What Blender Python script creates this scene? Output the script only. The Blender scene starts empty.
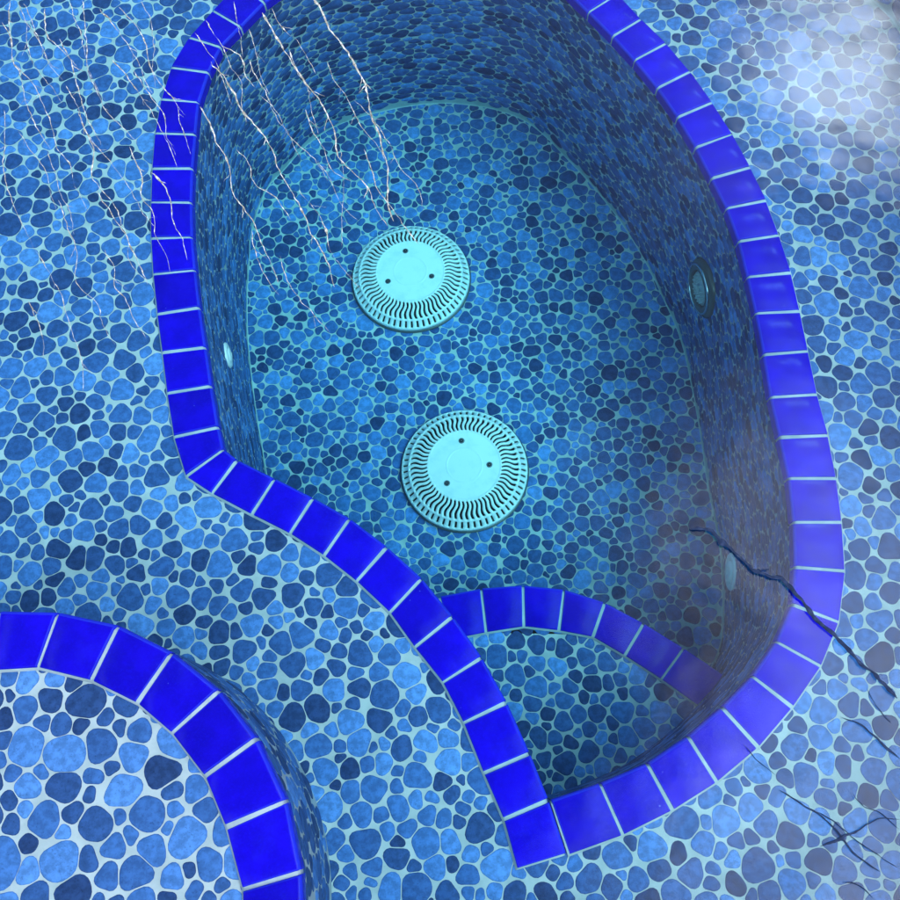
import bpy, math, random
import numpy as np
from mathutils import Vector, Matrix

random.seed(7)
rng = np.random.default_rng(11)
scene = bpy.context.scene
C = scene.collection

# ------------------------------------------------------------------ levels (metres)
Z_FLOOR = 0.0          # seat-level floor of the pool
Z_WELL = -0.4076       # sunken footwell floor
Z_STEP = -0.265        # step inside the footwell
Z_ENTRY = 0.22         # round entry step, lower left
Z_WATER = 0.33
Z_DECK = 0.40
CAM_H = 1.32
SUN_E, SUN_A, CLOUD = 0.6, 12.0, 39.0

# ------------------------------------------------------------------ materials
def new_mat(name):
    m = bpy.data.materials.new(name)
    m.use_nodes = True
    nt = m.node_tree
    nt.nodes.clear()
    out = nt.nodes.new('ShaderNodeOutputMaterial')
    return m, nt, out

def N(nt, kind, **kw):
    n = nt.nodes.new(kind)
    for k, v in kw.items():
        if k in n.inputs:
            n.inputs[k].default_value = v
        else:
            setattr(n, k, v)
    return n

def ramp(nt, stops, interp='LINEAR'):
    r = nt.nodes.new('ShaderNodeValToRGB')
    r.color_ramp.interpolation = interp
    e = r.color_ramp.elements
    while len(e) < len(stops):
        e.new(0.5)
    for i, (p, c) in enumerate(stops):
        e[i].position = p
        e[i].color = (*c, 1)
    return r

def mix_rgb(nt, fac, a, b, mode='MIX'):
    n = nt.nodes.new('ShaderNodeMix')
    n.data_type = 'RGBA'
    n.blend_type = mode
    for sock, val in ((n.inputs['Factor'], fac), (n.inputs[6], a), (n.inputs[7], b)):
        if isinstance(val, bpy.types.NodeSocket):
            nt.links.new(val, sock)
        elif sock.type == 'RGBA':
            sock.default_value = (*val, 1)
        else:
            sock.default_value = val
    return n.outputs[2]

def maprange(nt, val, a, b, c=0.0, d=1.0, smooth=True):
    n = nt.nodes.new('ShaderNodeMapRange')
    n.interpolation_type = 'SMOOTHSTEP' if smooth else 'LINEAR'
    nt.links.new(val, n.inputs['Value'])
    n.inputs['From Min'].default_value = a
    n.inputs['From Max'].default_value = b
    n.inputs['To Min'].default_value = c
    n.inputs['To Max'].default_value = d
    return n.outputs['Result']

def math_node(nt, op, a, b=None):
    n = nt.nodes.new('ShaderNodeMath')
    n.operation = op
    for i, v in enumerate((a, b)):
        if v is None:
            continue
        if isinstance(v, bpy.types.NodeSocket):
            nt.links.new(v, n.inputs[i])
        else:
            n.inputs[i].default_value = v
    return n.outputs[0]

def obj_coord(nt):
    return nt.nodes.new('ShaderNodeTexCoord').outputs['Object']

def noise(nt, vec, scale, detail=3.0, rough=0.55):
    n = nt.nodes.new('ShaderNodeTexNoise')
    n.inputs['Scale'].default_value = scale
    n.inputs['Detail'].default_value = detail
    n.inputs['Roughness'].default_value = rough
    nt.links.new(vec, n.inputs['Vector'])
    return n.outputs['Fac']

def principled(nt, out, color, rough=0.5, spec=0.5, bump=None, bump_str=0.1, bump_dist=0.001):
    p = nt.nodes.new('ShaderNodeBsdfPrincipled')
    if isinstance(color, bpy.types.NodeSocket):
        nt.links.new(color, p.inputs['Base Color'])
    else:
        p.inputs['Base Color'].default_value = (*color, 1)
    if isinstance(rough, bpy.types.NodeSocket):
        nt.links.new(rough, p.inputs['Roughness'])
    else:
        p.inputs['Roughness'].default_value = rough
    p.inputs['Specular IOR Level'].default_value = spec
    if bump is not None:
        b = nt.nodes.new('ShaderNodeBump')
        b.inputs['Strength'].default_value = bump_str
        b.inputs['Distance'].default_value = bump_dist
        nt.links.new(bump, b.inputs['Height'])
        nt.links.new(b.outputs['Normal'], p.inputs['Normal'])
    nt.links.new(p.outputs['BSDF'], out.inputs['Surface'])
    return p

def mat_pebble():
    m, nt, out = new_mat('glazed_pebble')
    a = nt.nodes.new('ShaderNodeAttribute')
    a.attribute_name = 'tone'
    r = ramp(nt, [(0.0, (0.026, 0.062, 0.185)), (0.22, (0.036, 0.094, 0.275)), (0.48, (0.052, 0.146, 0.410)),
                  (0.75, (0.078, 0.220, 0.570)), (1.0, (0.130, 0.320, 0.740))])
    nt.links.new(a.outputs['Fac'], r.inputs['Fac'])
    co = obj_coord(nt)
    blot = maprange(nt, noise(nt, co, 95, 4, 0.62), 0.36, 0.66, 0.72, 1.10)
    speck = maprange(nt, noise(nt, co, 420, 2, 0.6), 0.58, 0.72, 1.0, 0.70)
    f = math_node(nt, 'MULTIPLY', blot, speck)
    hsv = nt.nodes.new('ShaderNodeHueSaturation')
    nt.links.new(r.outputs['Color'], hsv.inputs['Color'])
    nt.links.new(f, hsv.inputs['Value'])
    principled(nt, out, hsv.outputs['Color'], 0.45, 0.06)
    return m

def mat_grout():
    m, nt, out = new_mat('pale_grout')
    co = obj_coord(nt)
    n1 = noise(nt, co, 30, 4)
    c = mix_rgb(nt, maprange(nt, n1, 0.3, 0.7), (0.43, 0.49, 0.50), (0.57, 0.615, 0.62))
    st = maprange(nt, noise(nt, co, 7, 5, 0.6), 0.50, 0.72, 0.0, 0.45)
    c = mix_rgb(nt, st, c, (0.36, 0.44, 0.43))
    sp = maprange(nt, noise(nt, co, 260, 3, 0.6), 0.60, 0.74, 0.0, 0.4)
    c = mix_rgb(nt, sp, c, (0.36, 0.42, 0.42))
    principled(nt, out, c, 0.75, 0.05, noise(nt, co, 900, 2), 0.25, 0.0006)
    return m

def mat_tile():
    m, nt, out = new_mat('cobalt_glaze')
    a = nt.nodes.new('ShaderNodeAttribute')
    a.attribute_name = 'tone'
    e = nt.nodes.new('ShaderNodeAttribute')
    e.attribute_name = 'edge'
    co = obj_coord(nt)
    n1 = noise(nt, co, 26, 4, 0.6)
    n2 = noise(nt, co, 380, 2, 0.5)
    base = mix_rgb(nt, maprange(nt, n1, 0.32, 0.70), (0.0060, 0.0001, 0.47), (0.0100, 0.0003, 0.64))
    base = mix_rgb(nt, maprange(nt, n2, 0.45, 0.72, 0.0, 0.30), base, (0.008, 0.005, 0.76))
    base = mix_rgb(nt, maprange(nt, noise(nt, co, 9, 6, 0.7), 0.52, 0.78, 0.0, 0.22), base, (0.030, 0.040, 0.62))
    base = mix_rgb(nt, maprange(nt, noise(nt, co, 170, 1, 0.4), 0.80, 0.84, 0.0, 0.5), base, (0.20, 0.26, 0.80))
    hsv = nt.nodes.new('ShaderNodeHueSaturation')
    nt.links.new(base, hsv.inputs['Color'])
    nt.links.new(maprange(nt, a.outputs['Fac'], 0, 1, 0.88, 1.10, False), hsv.inputs['Value'])
    # thin glaze and a painted bullnose highlight, paler over the arrises
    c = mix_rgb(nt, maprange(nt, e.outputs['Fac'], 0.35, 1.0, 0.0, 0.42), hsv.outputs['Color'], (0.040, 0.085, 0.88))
    principled(nt, out, c, 0.16, 0.07, noise(nt, co, 55, 2), 0.25, 0.0012)
    return m

def mat_plastic(name, col, dirt, rough=0.35):
    m, nt, out = new_mat(name)
    co = obj_coord(nt)
    f = maprange(nt, noise(nt, co, 34, 6, 0.65), 0.46, 0.74, 0.0, 0.75)
    principled(nt, out, mix_rgb(nt, f, col, dirt), rough, 0.5)
    return m

def mat_metal(name, col, rough=0.2):
    m, nt, out = new_mat(name)
    p = principled(nt, out, col, rough)
    p.inputs['Metallic'].default_value = 1.0
    return m

def mat_reflected_line(name, c0, c1, c2):  # colour for the tubes that stand in for reflections on the water
    m, nt, out = new_mat(name)
    co = obj_coord(nt)
    r = ramp(nt, [(0.30, c0), (0.50, c1), (0.66, c2)])
    nt.links.new(noise(nt, co, 160, 4, 0.7), r.inputs['Fac'])
    principled(nt, out, r.outputs['Color'], 0.8, 0.05)
    return m

def mat_concrete():
    m, nt, out = new_mat('deck_concrete')
    co = obj_coord(nt)
    c = mix_rgb(nt, noise(nt, co, 3, 6), (0.22, 0.21, 0.20), (0.36, 0.35, 0.33))
    principled(nt, out, c, 0.85, 0.3, noise(nt, co, 120, 4), 0.4, 0.003)
    return m

def mat_water():
    m, nt, out = new_mat('clear_water')
    co = obj_coord(nt)
    n1 = noise(nt, co, 5.5, 3, 0.5)
    n2 = noise(nt, co, 34, 3, 0.5)
    h = math_node(nt, 'ADD', n1, math_node(nt, 'MULTIPLY', n2, 0.07))
    b = nt.nodes.new('ShaderNodeBump')
    b.inputs['Strength'].default_value = 1.0
    b.inputs['Distance'].default_value = 0.003
    nt.links.new(h, b.inputs['Height'])
    fr = nt.nodes.new('ShaderNodeFresnel')
    fr.inputs['IOR'].default_value = 1.34
    g = nt.nodes.new('ShaderNodeBsdfGlossy')
    g.inputs['Roughness'].default_value = 0.09
    nt.links.new(b.outputs['Normal'], g.inputs['Normal'])
    t = nt.nodes.new('ShaderNodeBsdfTransparent')
    mx = nt.nodes.new('ShaderNodeMixShader')
    nt.links.new(fr.outputs['Fac'], mx.inputs['Fac'])
    nt.links.new(t.outputs[0], mx.inputs[1])
    nt.links.new(g.outputs[0], mx.inputs[2])
    nt.links.new(mx.outputs[0], out.inputs['Surface'])
    va = nt.nodes.new('ShaderNodeVolumeAbsorption')
    va.inputs['Color'].default_value = (0.13, 0.888, 0.922, 1)
    va.inputs['Density'].default_value = 1.05
    nt.links.new(va.outputs[0], out.inputs['Volume'])
    m.cycles.homogeneous_volume = True
    return m

PEBBLE, GROUT, TILE = mat_pebble(), mat_grout(), mat_tile()
WHITE = mat_plastic('white_abs', (0.92, 0.94, 0.93), (0.74, 0.81, 0.80))
DARK = mat_plastic('dark_interior', (0.010, 0.016, 0.022), (0.02, 0.03, 0.04), 0.7)
SMOKED = mat_plastic('grey_abs', (0.075, 0.095, 0.11), (0.11, 0.13, 0.14), 0.25)
GREYNOZ = mat_plastic('pale_grey_abs', (0.40, 0.46, 0.48), (0.55, 0.60, 0.62), 0.3)
CHROME = mat_metal('steel', (0.62, 0.66, 0.70), 0.22)
SCREW = mat_metal('dull_steel', (0.20, 0.22, 0.24), 0.4)
PALE = mat_reflected_line('pale_reflection_paint', (0.05, 0.045, 0.032), (0.20, 0.20, 0.175), (0.44, 0.47, 0.47))
BLACK = mat_reflected_line('dark_reflection_paint', (0.004, 0.008, 0.022), (0.009, 0.016, 0.040), (0.020, 0.032, 0.070))
CONCRETE, WATER = mat_concrete(), mat_water()

# ------------------------------------------------------------------ object helpers
def tag(o, label=None, cat=None, group=None, kind=None):
    if label: o['label'] = label
    if cat: o['category'] = cat
    if group: o['group'] = group
    if kind: o['kind'] = kind
    return o

def empty(name, loc):
    o = bpy.data.objects.new(name, None)
    o.empty_display_size = 0.05
    C.objects.link(o)
    o.location = loc
    return o

def link(name, me, parent=None, mats=()):
    for m in mats:
        me.materials.append(m)
    o = bpy.data.objects.new(name, me)
    C.objects.link(o)
    if parent is not None:
        o.parent = parent
        o.matrix_parent_inverse = Matrix.Translation(-Vector(parent.location))   # geometry is in world coordinates
    return o

class MB:
    """gathers faces for ONE mesh, with a material, a tone and an edge value per face"""
    def __init__(self):
        self.v, self.nv = [], 0
        self.idx, self.cnt, self.mat, self.tone, self.edge, self.smooth = [], [], [], [], [], []
    def add(self, verts, faces, mat=0, tone=0.5, edge=0.0, smooth=True):
        """verts (n,3); faces: int array (m,k)"""
        verts = np.asarray(verts, float).reshape(-1, 3)
        faces = np.asarray(faces, int)
        m, k = faces.shape
        self.v.append(verts)
        self.idx.append((faces + self.nv).ravel())
        self.cnt.append(np.full(m, k, int))
        self.mat.append(np.full(m, mat, int))
        self.tone.append(np.broadcast_to(np.asarray(tone, float), (m,)).copy())
        self.edge.append(np.broadcast_to(np.asarray(edge, float), (m,)).copy())
        self.smooth.append(np.full(m, smooth, bool))
        self.nv += len(verts)
    def more(self, faces, mat=0, tone=0.5, base=None, smooth=True):
        faces = np.asarray(faces, int)
        m, k = faces.shape
        self.idx.append((faces + base).ravel())
        self.cnt.append(np.full(m, k, int)); self.mat.append(np.full(m, mat, int))
        self.tone.append(np.broadcast_to(np.asarray(tone, float), (m,)).copy())
        self.edge.append(np.zeros(m)); self.smooth.append(np.full(m, smooth, bool))
    def mesh(self, name):
        v = np.concatenate(self.v); idx = np.concatenate(self.idx); cnt = np.concatenate(self.cnt)
        me = bpy.data.meshes.new(name)
        me.vertices.add(len(v)); me.vertices.foreach_set('co', v.ravel().astype(np.float32))
        me.loops.add(len(idx)); me.loops.foreach_set('vertex_index', idx.astype(np.int32))
        me.polygons.add(len(cnt))
        start = np.concatenate([[0], np.cumsum(cnt)[:-1]])
        me.polygons.foreach_set('loop_start', start.astype(np.int32))
        me.polygons.foreach_set('material_index', np.concatenate(self.mat).astype(np.int32))
        me.polygons.foreach_set('use_smooth', np.concatenate(self.smooth))
        for nm, arr in (('tone', self.tone), ('edge', self.edge)):
            at = me.attributes.new(nm, 'FLOAT', 'FACE')
            at.data.foreach_set('value', np.concatenate(arr).astype(np.float32))
        me.update(calc_edges=True)
        me.validate()
        return me

def catmull(pts, step, closed=False):
    """evenly spaced points along a Catmull-Rom curve"""
    P = np.asarray(pts, float)
    n = len(P)
    out = []
    segs = n if closed else n - 1
    for i in range(segs):
        if closed:
            p0, p1, p2, p3 = P[(i - 1) % n], P[i], P[(i + 1) % n], P[(i + 2) % n]
        else:
            p1, p2 = P[i], P[i + 1]
            p0 = P[i - 1] if i else 2 * p1 - p2
            p3 = P[i + 2] if i + 2 < n else 2 * p2 - p1
        t = np.linspace(0, 1, 16, endpoint=False)[:, None]
        out.append(0.5 * (2 * p1 + (p2 - p0) * t + (2 * p0 - 5 * p1 + 4 * p2 - p3) * t ** 2 + (3 * p1 - p0 - 3 * p2 + p3) * t ** 3))
    Q = np.concatenate(out + ([P[:1]] if closed else [P[-1:]]))
    s = np.concatenate([[0], np.cumsum(np.linalg.norm(np.diff(Q, axis=0), axis=1))])
    k = max(2, int(round(s[-1] / step)))
    t = np.linspace(0, s[-1], k + 1)
    R = np.stack([np.interp(t, s, Q[:, j]) for j in range(P.shape[1])], 1)
    return R[:-1] if closed else R

def inside(pts, poly):
    pts = np.asarray(pts); poly = np.asarray(poly)
    x, y = pts[:, 0], pts[:, 1]
    r = np.zeros(len(pts), bool)
    a = poly; b = np.roll(poly, -1, axis=0)
    for (x0, y0), (x1, y1) in zip(a, b):
        hit = ((y0 > y) != (y1 > y)) & (x < (x1 - x0) * (y - y0) / (y1 - y0 + 1e-12) + x0)
        r ^= hit
    return r

def edge_dist(pts, poly, closed=True):
    pts = np.asarray(pts); poly = np.asarray(poly)
    a = poly if closed else poly[:-1]
    b = np.roll(poly, -1, axis=0) if closed else poly[1:]
    best = np.full(len(pts), 1e9)
    for p, q in zip(a, b):
        d = q - p
        t = np.clip(((pts - p) @ d) / max(d @ d, 1e-12), 0, 1)
        best = np.minimum(best, np.linalg.norm(pts - p - t[:, None] * d, axis=1))
    return best

# ------------------------------------------------------------------ the pebble mosaic
NS = 24           # samples round one pebble
SIDE = 1.5        # period of the mosaic
def pebble_field():
    cell = 0.045
    g = int(SIDE / cell); cell = SIDE / g
    grid = {}
    P, R = [], []
    def ok(x, y, r, gap):
        ci, cj = int(x / cell), int(y / cell)
        for i in range(ci - 1, ci + 2):
            for j in range(cj - 1, cj + 2):
                for k in grid.get((i % g, j % g), ()):
                    dx = abs(P[k][0] - x); dy = abs(P[k][1] - y)
                    dx = min(dx, SIDE - dx); dy = min(dy, SIDE - dy)
                    if dx * dx + dy * dy < (r + R[k] + gap) ** 2:
                        return False
        return True
    for r, tries, gap in ((0.0200, 700, 0.004), (0.0180, 1300, 0.003), (0.0162, 2200, 0.003), (0.0146, 3400, 0.0026), (0.0130, 6000, 0.0024),
                          (0.0115, 11000, 0.0020), (0.0102, 18000, 0.0018), (0.0090, 26000, 0.0016), (0.0079, 30000, 0.0014)):
        for _ in range(tries):
            x, y = random.random() * SIDE, random.random() * SIDE
            rr = r * random.uniform(0.94, 1.08)
            if ok(x, y, rr, gap):
                grid.setdefault((int(x / cell) % g, int(y / cell) % g), []).append(len(P))
                P.append((x, y)); R.append(rr)
    P = np.array(P); R = np.array(R); n = len(P)
    # every stone is a rounded triangle, quad or pentagon; turn, shift and grow them until they fit together
    NT = 96
    tt = np.linspace(0, 2 * math.pi, NT, endpoint=False)
    shape = np.empty((n, NT))
    for i in range(n):
        K = rng.choice([3, 4, 5], p=[0.64, 0.31, 0.05])
        pw = {3: rng.uniform(2.3, 3.1), 4: rng.uniform(3.2, 4.6), 5: 5.0}[K]
        ph = 2 * math.pi * np.arange(K) / K + rng.normal(0, 0.17, K)
        c = np.maximum(np.cos(tt[:, None] - ph[None]), 0) / rng.uniform(0.84, 1.16, K)
        r = (c ** pw).sum(1) ** (-1 / pw)
        shape[i] = np.minimum(r / np.sqrt((r ** 2).mean()), 1.6)
    ori = rng.integers(0, NT, n)
    fine = 48
    tf = np.linspace(0, 2 * math.pi, fine, endpoint=False)
    step = NT // fine
    trials = np.arange(0, NT, 4)
    roll_idx = (np.arange(0, NT, step)[None, :] - trials[:, None]) % NT       # trial orientation -> samples
    look = lambda i, ang: shape[i, (np.rint(ang / (2 * math.pi) * NT).astype(int) - ori[i]) % NT]
    def cells():
        out = np.empty((n, fine))
        for i in range(n):
            d = P - P[i]
            d -= SIDE * np.round(d / SIDE)
            D = np.hypot(d[:, 0], d[:, 1])
            nb = np.nonzero((D > 0) & (D < 0.075))[0]
            Dn = D[nb]; phi = np.arctan2(d[nb, 1], d[nb, 0])
            rij = R[i] * look(i, phi)
            rji = R[nb] * shape[nb, (np.rint((phi + math.pi) / (2 * math.pi) * NT).astype(int) - ori[nb]) % NT]
            lim = Dn * rij / (rij + rji)
            c = np.cos(tf[:, None] - phi[None])
            out[i] = np.where(c > 0.04, lim[None] / np.maximum(c, 0.04), 1e3).min(1)
        return np.minimum(out, 0.05)
    for it in range(5):
        cell_r = cells()
        m = (cell_r ** 2).sum(1)
        cx = (cell_r ** 3 * np.cos(tf)).sum(1) * 2 / 3 / m; cy = (cell_r ** 3 * np.sin(tf)).sum(1) * 2 / 3 / m
        for i in range(n):
            cand = np.minimum(R[i] * 1.05 * shape[i][roll_idx], cell_r[i][None])
            ori[i] = trials[(cand ** 2).sum(1).argmax()]
        P = np.mod(P + 0.6 * np.column_stack([cx, cy]), SIDE)
        R = 0.75 * R + 0.25 * np.sqrt((cell_r ** 2).mean(1)) * 0.97
    raw = cells() - np.clip(rng.normal(0.00092, 0.0004, n), 0.0004, 0.0022)[:, None]
    rad = np.empty((n, fine))
    for i in range(n):
        rad[i] = np.minimum(raw[i], R[i] * 1.19 * shape[i][(np.arange(0, NT, step) - ori[i]) % NT])
    for _ in range(4):
        rad = np.minimum(rad * 1.004, sum(np.roll(rad, q, 1) for q in range(-2, 3)) / 5 * 1.005)
    rad = np.maximum(rad[:, ::2], 0.0022)
    return P, R, rad
FIELD_P, FIELD_R, FIELD_RAD = pebble_field()
TH = np.linspace(0, 2 * math.pi, NS, endpoint=False)

def field_on(bb, ang, off, scale=1.0):
    """pebbles of the endless mosaic, turned by ang and moved by off, whose centres fall in bb = x0,y0,x1,y1"""
    x0, y0, x1, y1 = (q / scale for q in bb)
    c, s = math.cos(ang), math.sin(ang)
    cx, cy, h = (x0 + x1) / 2, (y0 + y1) / 2, math.hypot(x1 - x0, y1 - y0) / 2 + 0.1
    ctr = np.array([cx * c + cy * s, -cx * s + cy * c]) - off
    out_p, out_r, out_s = [], [], []
    for i in range(int(math.floor((ctr[0] - h) / SIDE)), int(math.floor((ctr[0] + h) / SIDE)) + 1):
        for j in range(int(math.floor((ctr[1] - h) / SIDE)), int(math.floor((ctr[1] + h) / SIDE)) + 1):
            q = FIELD_P + np.array([i, j]) * SIDE + off
            w = np.stack([q[:, 0] * c - q[:, 1] * s, q[:, 0] * s + q[:, 1] * c], 1)
            k = (w[:, 0] > x0) & (w[:, 0] < x1) & (w[:, 1] > y0) & (w[:, 1] < y1)
            out_p.append(w[k]); out_r.append(FIELD_RAD[k]); out_s.append(FIELD_R[k])
    return np.concatenate(out_p) * scale, np.concatenate(out_r) * scale, np.concatenate(out_s) * scale, ang

def tones(n, size):
    t = np.clip(rng.normal(0.49, 0.27, n), 0, 1)
    t[rng.random(n) < 0.12] *= 0.45                    # now and then a very dark one
    k = rng.random(n) < 0.10
    t[k] = 0.78 + 0.22 * rng.random(k.sum())           # ... or a pale one
    return t

RINGS = ((0.0, -0.0006), (0.0003, 0.0004), (0.0012, 0.0007))    # inset, height
def add_pebbles(mb, ctr, rad, ang, to_world, mat=0, tone=None, squash=1.0):
    """to_world maps (n,2) plan points and (n,) heights to (n,3)"""
    n = len(ctr)
    if n == 0: return
    tone = tones(n, None) if tone is None else tone
    vs = []
    for inset, h in RINGS:
        r = np.maximum(rad - inset, 0.001)
        x = ctr[:, :1] + r * np.cos(TH + ang); y = ctr[:, 1:] + r * np.sin(TH + ang) * squash
        vs.append(to_world(np.stack([x.ravel(), y.ravel()], 1), np.full(x.size, h)).reshape(n, NS, 3))
    V = np.concatenate(vs, 1).reshape(-1, 3)              # n * 3*NS
    base = (np.arange(n) * 3 * NS)[:, None]
    j = np.arange(NS); j2 = (j + 1) % NS
    quads = []
    for k in range(2):
        q = np.stack([k * NS + j, k * NS + j2, (k + 1) * NS + j2, (k + 1) * NS + j], 1)
        quads.append((base[:, :, None] + q[None]).reshape(-1, 4))
    cap = base + 2 * NS + j[None]
    b0 = mb.nv
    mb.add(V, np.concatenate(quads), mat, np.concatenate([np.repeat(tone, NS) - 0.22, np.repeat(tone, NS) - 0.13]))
    mb.more(cap, mat, tone, b0)

def flat(z):
    return lambda p, h: np.column_stack([p, z + h])

def fan(mb, poly, z, mat, hole=None):
    """flat n-gon sheet; a hole makes it a ring of quads (both outlines need the same count)"""
    poly = np.asarray(poly)
    n = len(poly)
    if hole is None:
        mb.add(np.column_stack([poly, np.full(n, z)]), [list(range(n))], mat, smooth=False)
    else:
        v = np.vstack([np.column_stack([poly, np.full(n, z)]), np.column_stack([hole, np.full(n, z)])])
        j = np.arange(n); j2 = (j + 1) % n
        mb.add(v, np.stack([j, j2, n + j2, n + j], 1), mat, smooth=False)

# ------------------------------------------------------------------ plan of the pool (x right, y away, metres)
L = [((-0.3686, 1.3254), (-0.3181, 1.2827)), ((-0.4099, 1.2683), (-0.3528, 1.2413)), ((-0.4395, 1.205), (-0.3728, 1.1886)), ((-0.4544, 1.138), (-0.3887, 1.1262)),
     ((-0.4619, 1.0681), (-0.3921, 1.0603)), ((-0.464, 0.9977), (-0.3953, 0.9922)), ((-0.4629, 0.9311), (-0.3952, 0.9257)), ((-0.46, 0.8625), (-0.3917, 0.859)),
     ((-0.454, 0.7956), (-0.3852, 0.7976)), ((-0.4447, 0.7233), (-0.3772, 0.7306)), ((-0.4343, 0.6567), (-0.3661, 0.6601)), ((-0.424, 0.587), (-0.3555, 0.5935)),
     ((-0.4109, 0.5145), (-0.3435, 0.5256))]
CORNER = ((-0.391, 0.4516), (-0.3355, 0.4899))
S = [((-0.352, 0.4226), (-0.3159, 0.4727)), ((-0.293, 0.3865), (-0.2595, 0.4391)), ((-0.238, 0.3542), (-0.204, 0.406)), ((-0.1896, 0.3184), (-0.1509, 0.3705)),
     ((-0.1437, 0.2777), (-0.0992, 0.3253)), ((-0.0989, 0.2307), (-0.0517, 0.2756)), ((-0.0666, 0.1802), (-0.0115, 0.2192)), ((-0.0309, 0.1307), (0.0245, 0.1605)),
     ((-0.0061, 0.0753), (0.0537, 0.0987)), ((0.0158, 0.0103), (0.0785, 0.0314)), ((0.0374, -0.0477), (0.0978, -0.0284))]
S_END = ((0.0502, -0.1092), (0.1143, -0.0956))
R = [((0.1886, -0.0765), (0.1665, -0.0118)), ((0.2568, -0.0507), (0.231, 0.0089)), ((0.3188, -0.0204), (0.2896, 0.0393)), ((0.3807, 0.0194), (0.3404, 0.0733)),
     ((0.4346, 0.0671), (0.3871, 0.1109)), ((0.4821, 0.1178), (0.4277, 0.1551)), ((0.5182, 0.175), (0.4587, 0.2039)), ((0.5407, 0.2448), (0.4711, 0.2553)),
     ((0.5508, 0.3152), (0.4817, 0.32)), ((0.5555, 0.3809), (0.4866, 0.3858)), ((0.557, 0.4474), (0.4851, 0.4495)), ((0.5536, 0.5132), (0.4832, 0.5136)),
     ((0.5537, 0.5843), (0.4851, 0.5844)), ((0.5544, 0.6525), (0.485, 0.6543)), ((0.5532, 0.7213), (0.4833, 0.7178)), ((0.5466, 0.7891), (0.4801, 0.7832)),
     ((0.5375, 0.8553), (0.471, 0.8454)), ((0.5226, 0.92), (0.4559, 0.904)), ((0.504, 0.9869), (0.4391, 0.9662)), ((0.4811, 1.0539), (0.4182, 1.0283)),
     ((0.454, 1.1211), (0.3931, 1.0904)), ((0.4216, 1.1841), (0.3619, 1.1524)), ((0.3856, 1.24), (0.3306, 1.2072))]
# the far end of the well, beyond the picture's top edge
TOP = catmull([L[0][1], (-0.262, 1.348), (-0.185, 1.397), (-0.070, 1.424), (0.030, 1.431), (0.150, 1.404), (0.235, 1.347), R[-1][1]], 0.0672)
def outward(path, d):
    t = np.gradient(np.asarray(path), axis=0)
    t /= np.linalg.norm(t, axis=1)[:, None]
    return np.asarray(path) + np.column_stack([-t[:, 1], t[:, 0]]) * d
TOP_J = [(tuple(o), tuple(i)) for o, i in zip(outward(TOP, 0.0675)[1:-1], TOP[1:-1])]
LOOP_J = [CORNER] + L[::-1] + TOP_J + R[::-1] + [((0.1143 + 0.0012, -0.0956), (0.0978 + 0.0012, -0.0284))]
S_J = [CORNER] + S + [S_END]

side_in = np.array([j[1] for j in LOOP_J])
s_in = np.array([j[1] for j in S[::-1]])
loop_curve = catmull(side_in, 0.012)
s_curve = catmull(np.vstack([s_in, [CORNER[1]]]), 0.012)
WELL = np.vstack([loop_curve, s_curve[1:-1]])           # clockwise; the well is to the right of the walk
def seg_normals(P):
    t = np.roll(P, -1, 0) - np.roll(P, 1, 0)
    t /= np.linalg.norm(t, axis=1)[:, None]
    return np.column_stack([t[:, 1], -t[:, 0]])         # into the well
WELL_N = seg_normals(WELL)
WALL = WELL - WELL_N * 0.004                            # the wall stands 4 mm behind the tile noses
out_mid = np.vstack([catmull([((np.array(o) + np.array(i)) / 2) for o, i in LOOP_J], 0.03)[:-1],
                     catmull([((np.array(o) + np.array(i)) / 2) for o, i in S_J], 0.03)[::-1][2:-1]])

POOL = catmull([(0.8303, 1.1851), (0.7981, 1.2549), (0.70, 1.42), (0.45, 1.68), (0.0, 1.83), (-0.5, 1.80), (-0.88, 1.52), (-1.04, 1.05), (-1.06, 0.35),
                (-1.0, -0.15), (-0.75, -0.40), (0.0, -0.45), (0.50, -0.42), (0.82, -0.10), (0.93, 0.40), (0.92, 0.80)], 0.03, True)   # anticlockwise

ENTRY_C, ENTRY_R = np.array([-0.5282, -0.12]), 0.3432
ENTRY_J = [((-0.4711, 0.2185), (-0.4895, 0.1564)), ((-0.3995, 0.1985), (-0.4272, 0.1376)), ((-0.3353, 0.1631), (-0.3731, 0.1086)), ((-0.2802, 0.1168), (-0.3322, 0.0733)),
           ((-0.2367, 0.0617), (-0.294, 0.0252)), ((-0.2036, -0.0065), (-0.27, -0.0287)), ((-0.188, -0.0785), (-0.2509, -0.0922))]
def arc_pt(a, r): return tuple(ENTRY_C + r * np.array([math.cos(a), math.sin(a)]))
a0 = math.atan2(*(np.array(ENTRY_J[0][0]) - ENTRY_C)[::-1]); a1 = math.atan2(*(np.array(ENTRY_J[-1][0]) - ENTRY_C)[::-1])
dA = 0.205
ENTRY_J = [(arc_pt(a0 + dA * k, ENTRY_R + 0.002 * (k < 2)), arc_pt(a0 + dA * k + 0.02, ENTRY_R - 0.066)) for k in range(10, 0, -1)] + ENTRY_J \
        + [(arc_pt(a1 - dA * k, ENTRY_R), arc_pt(a1 - dA * k, ENTRY_R - 0.0635)) for k in range(1, 9)]
STEP_J = [((-0.105, 0.2800), (-0.090, 0.2080)), ((-0.0345, 0.2985), (-0.0250, 0.2250)), ((0.0364, 0.3074), (0.0392, 0.2333)), ((0.1075, 0.3076), (0.103, 0.2389)), ((0.1757, 0.2961), (0.1603, 0.2284)),
          ((0.2418, 0.2696), (0.2154, 0.2140)), ((0.3021, 0.2304), (0.2645, 0.1800)), ((0.3621, 0.1853), (0.3192, 0.1382)), ((0.4240, 0.1355), (0.3740, 0.0920))]

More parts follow.
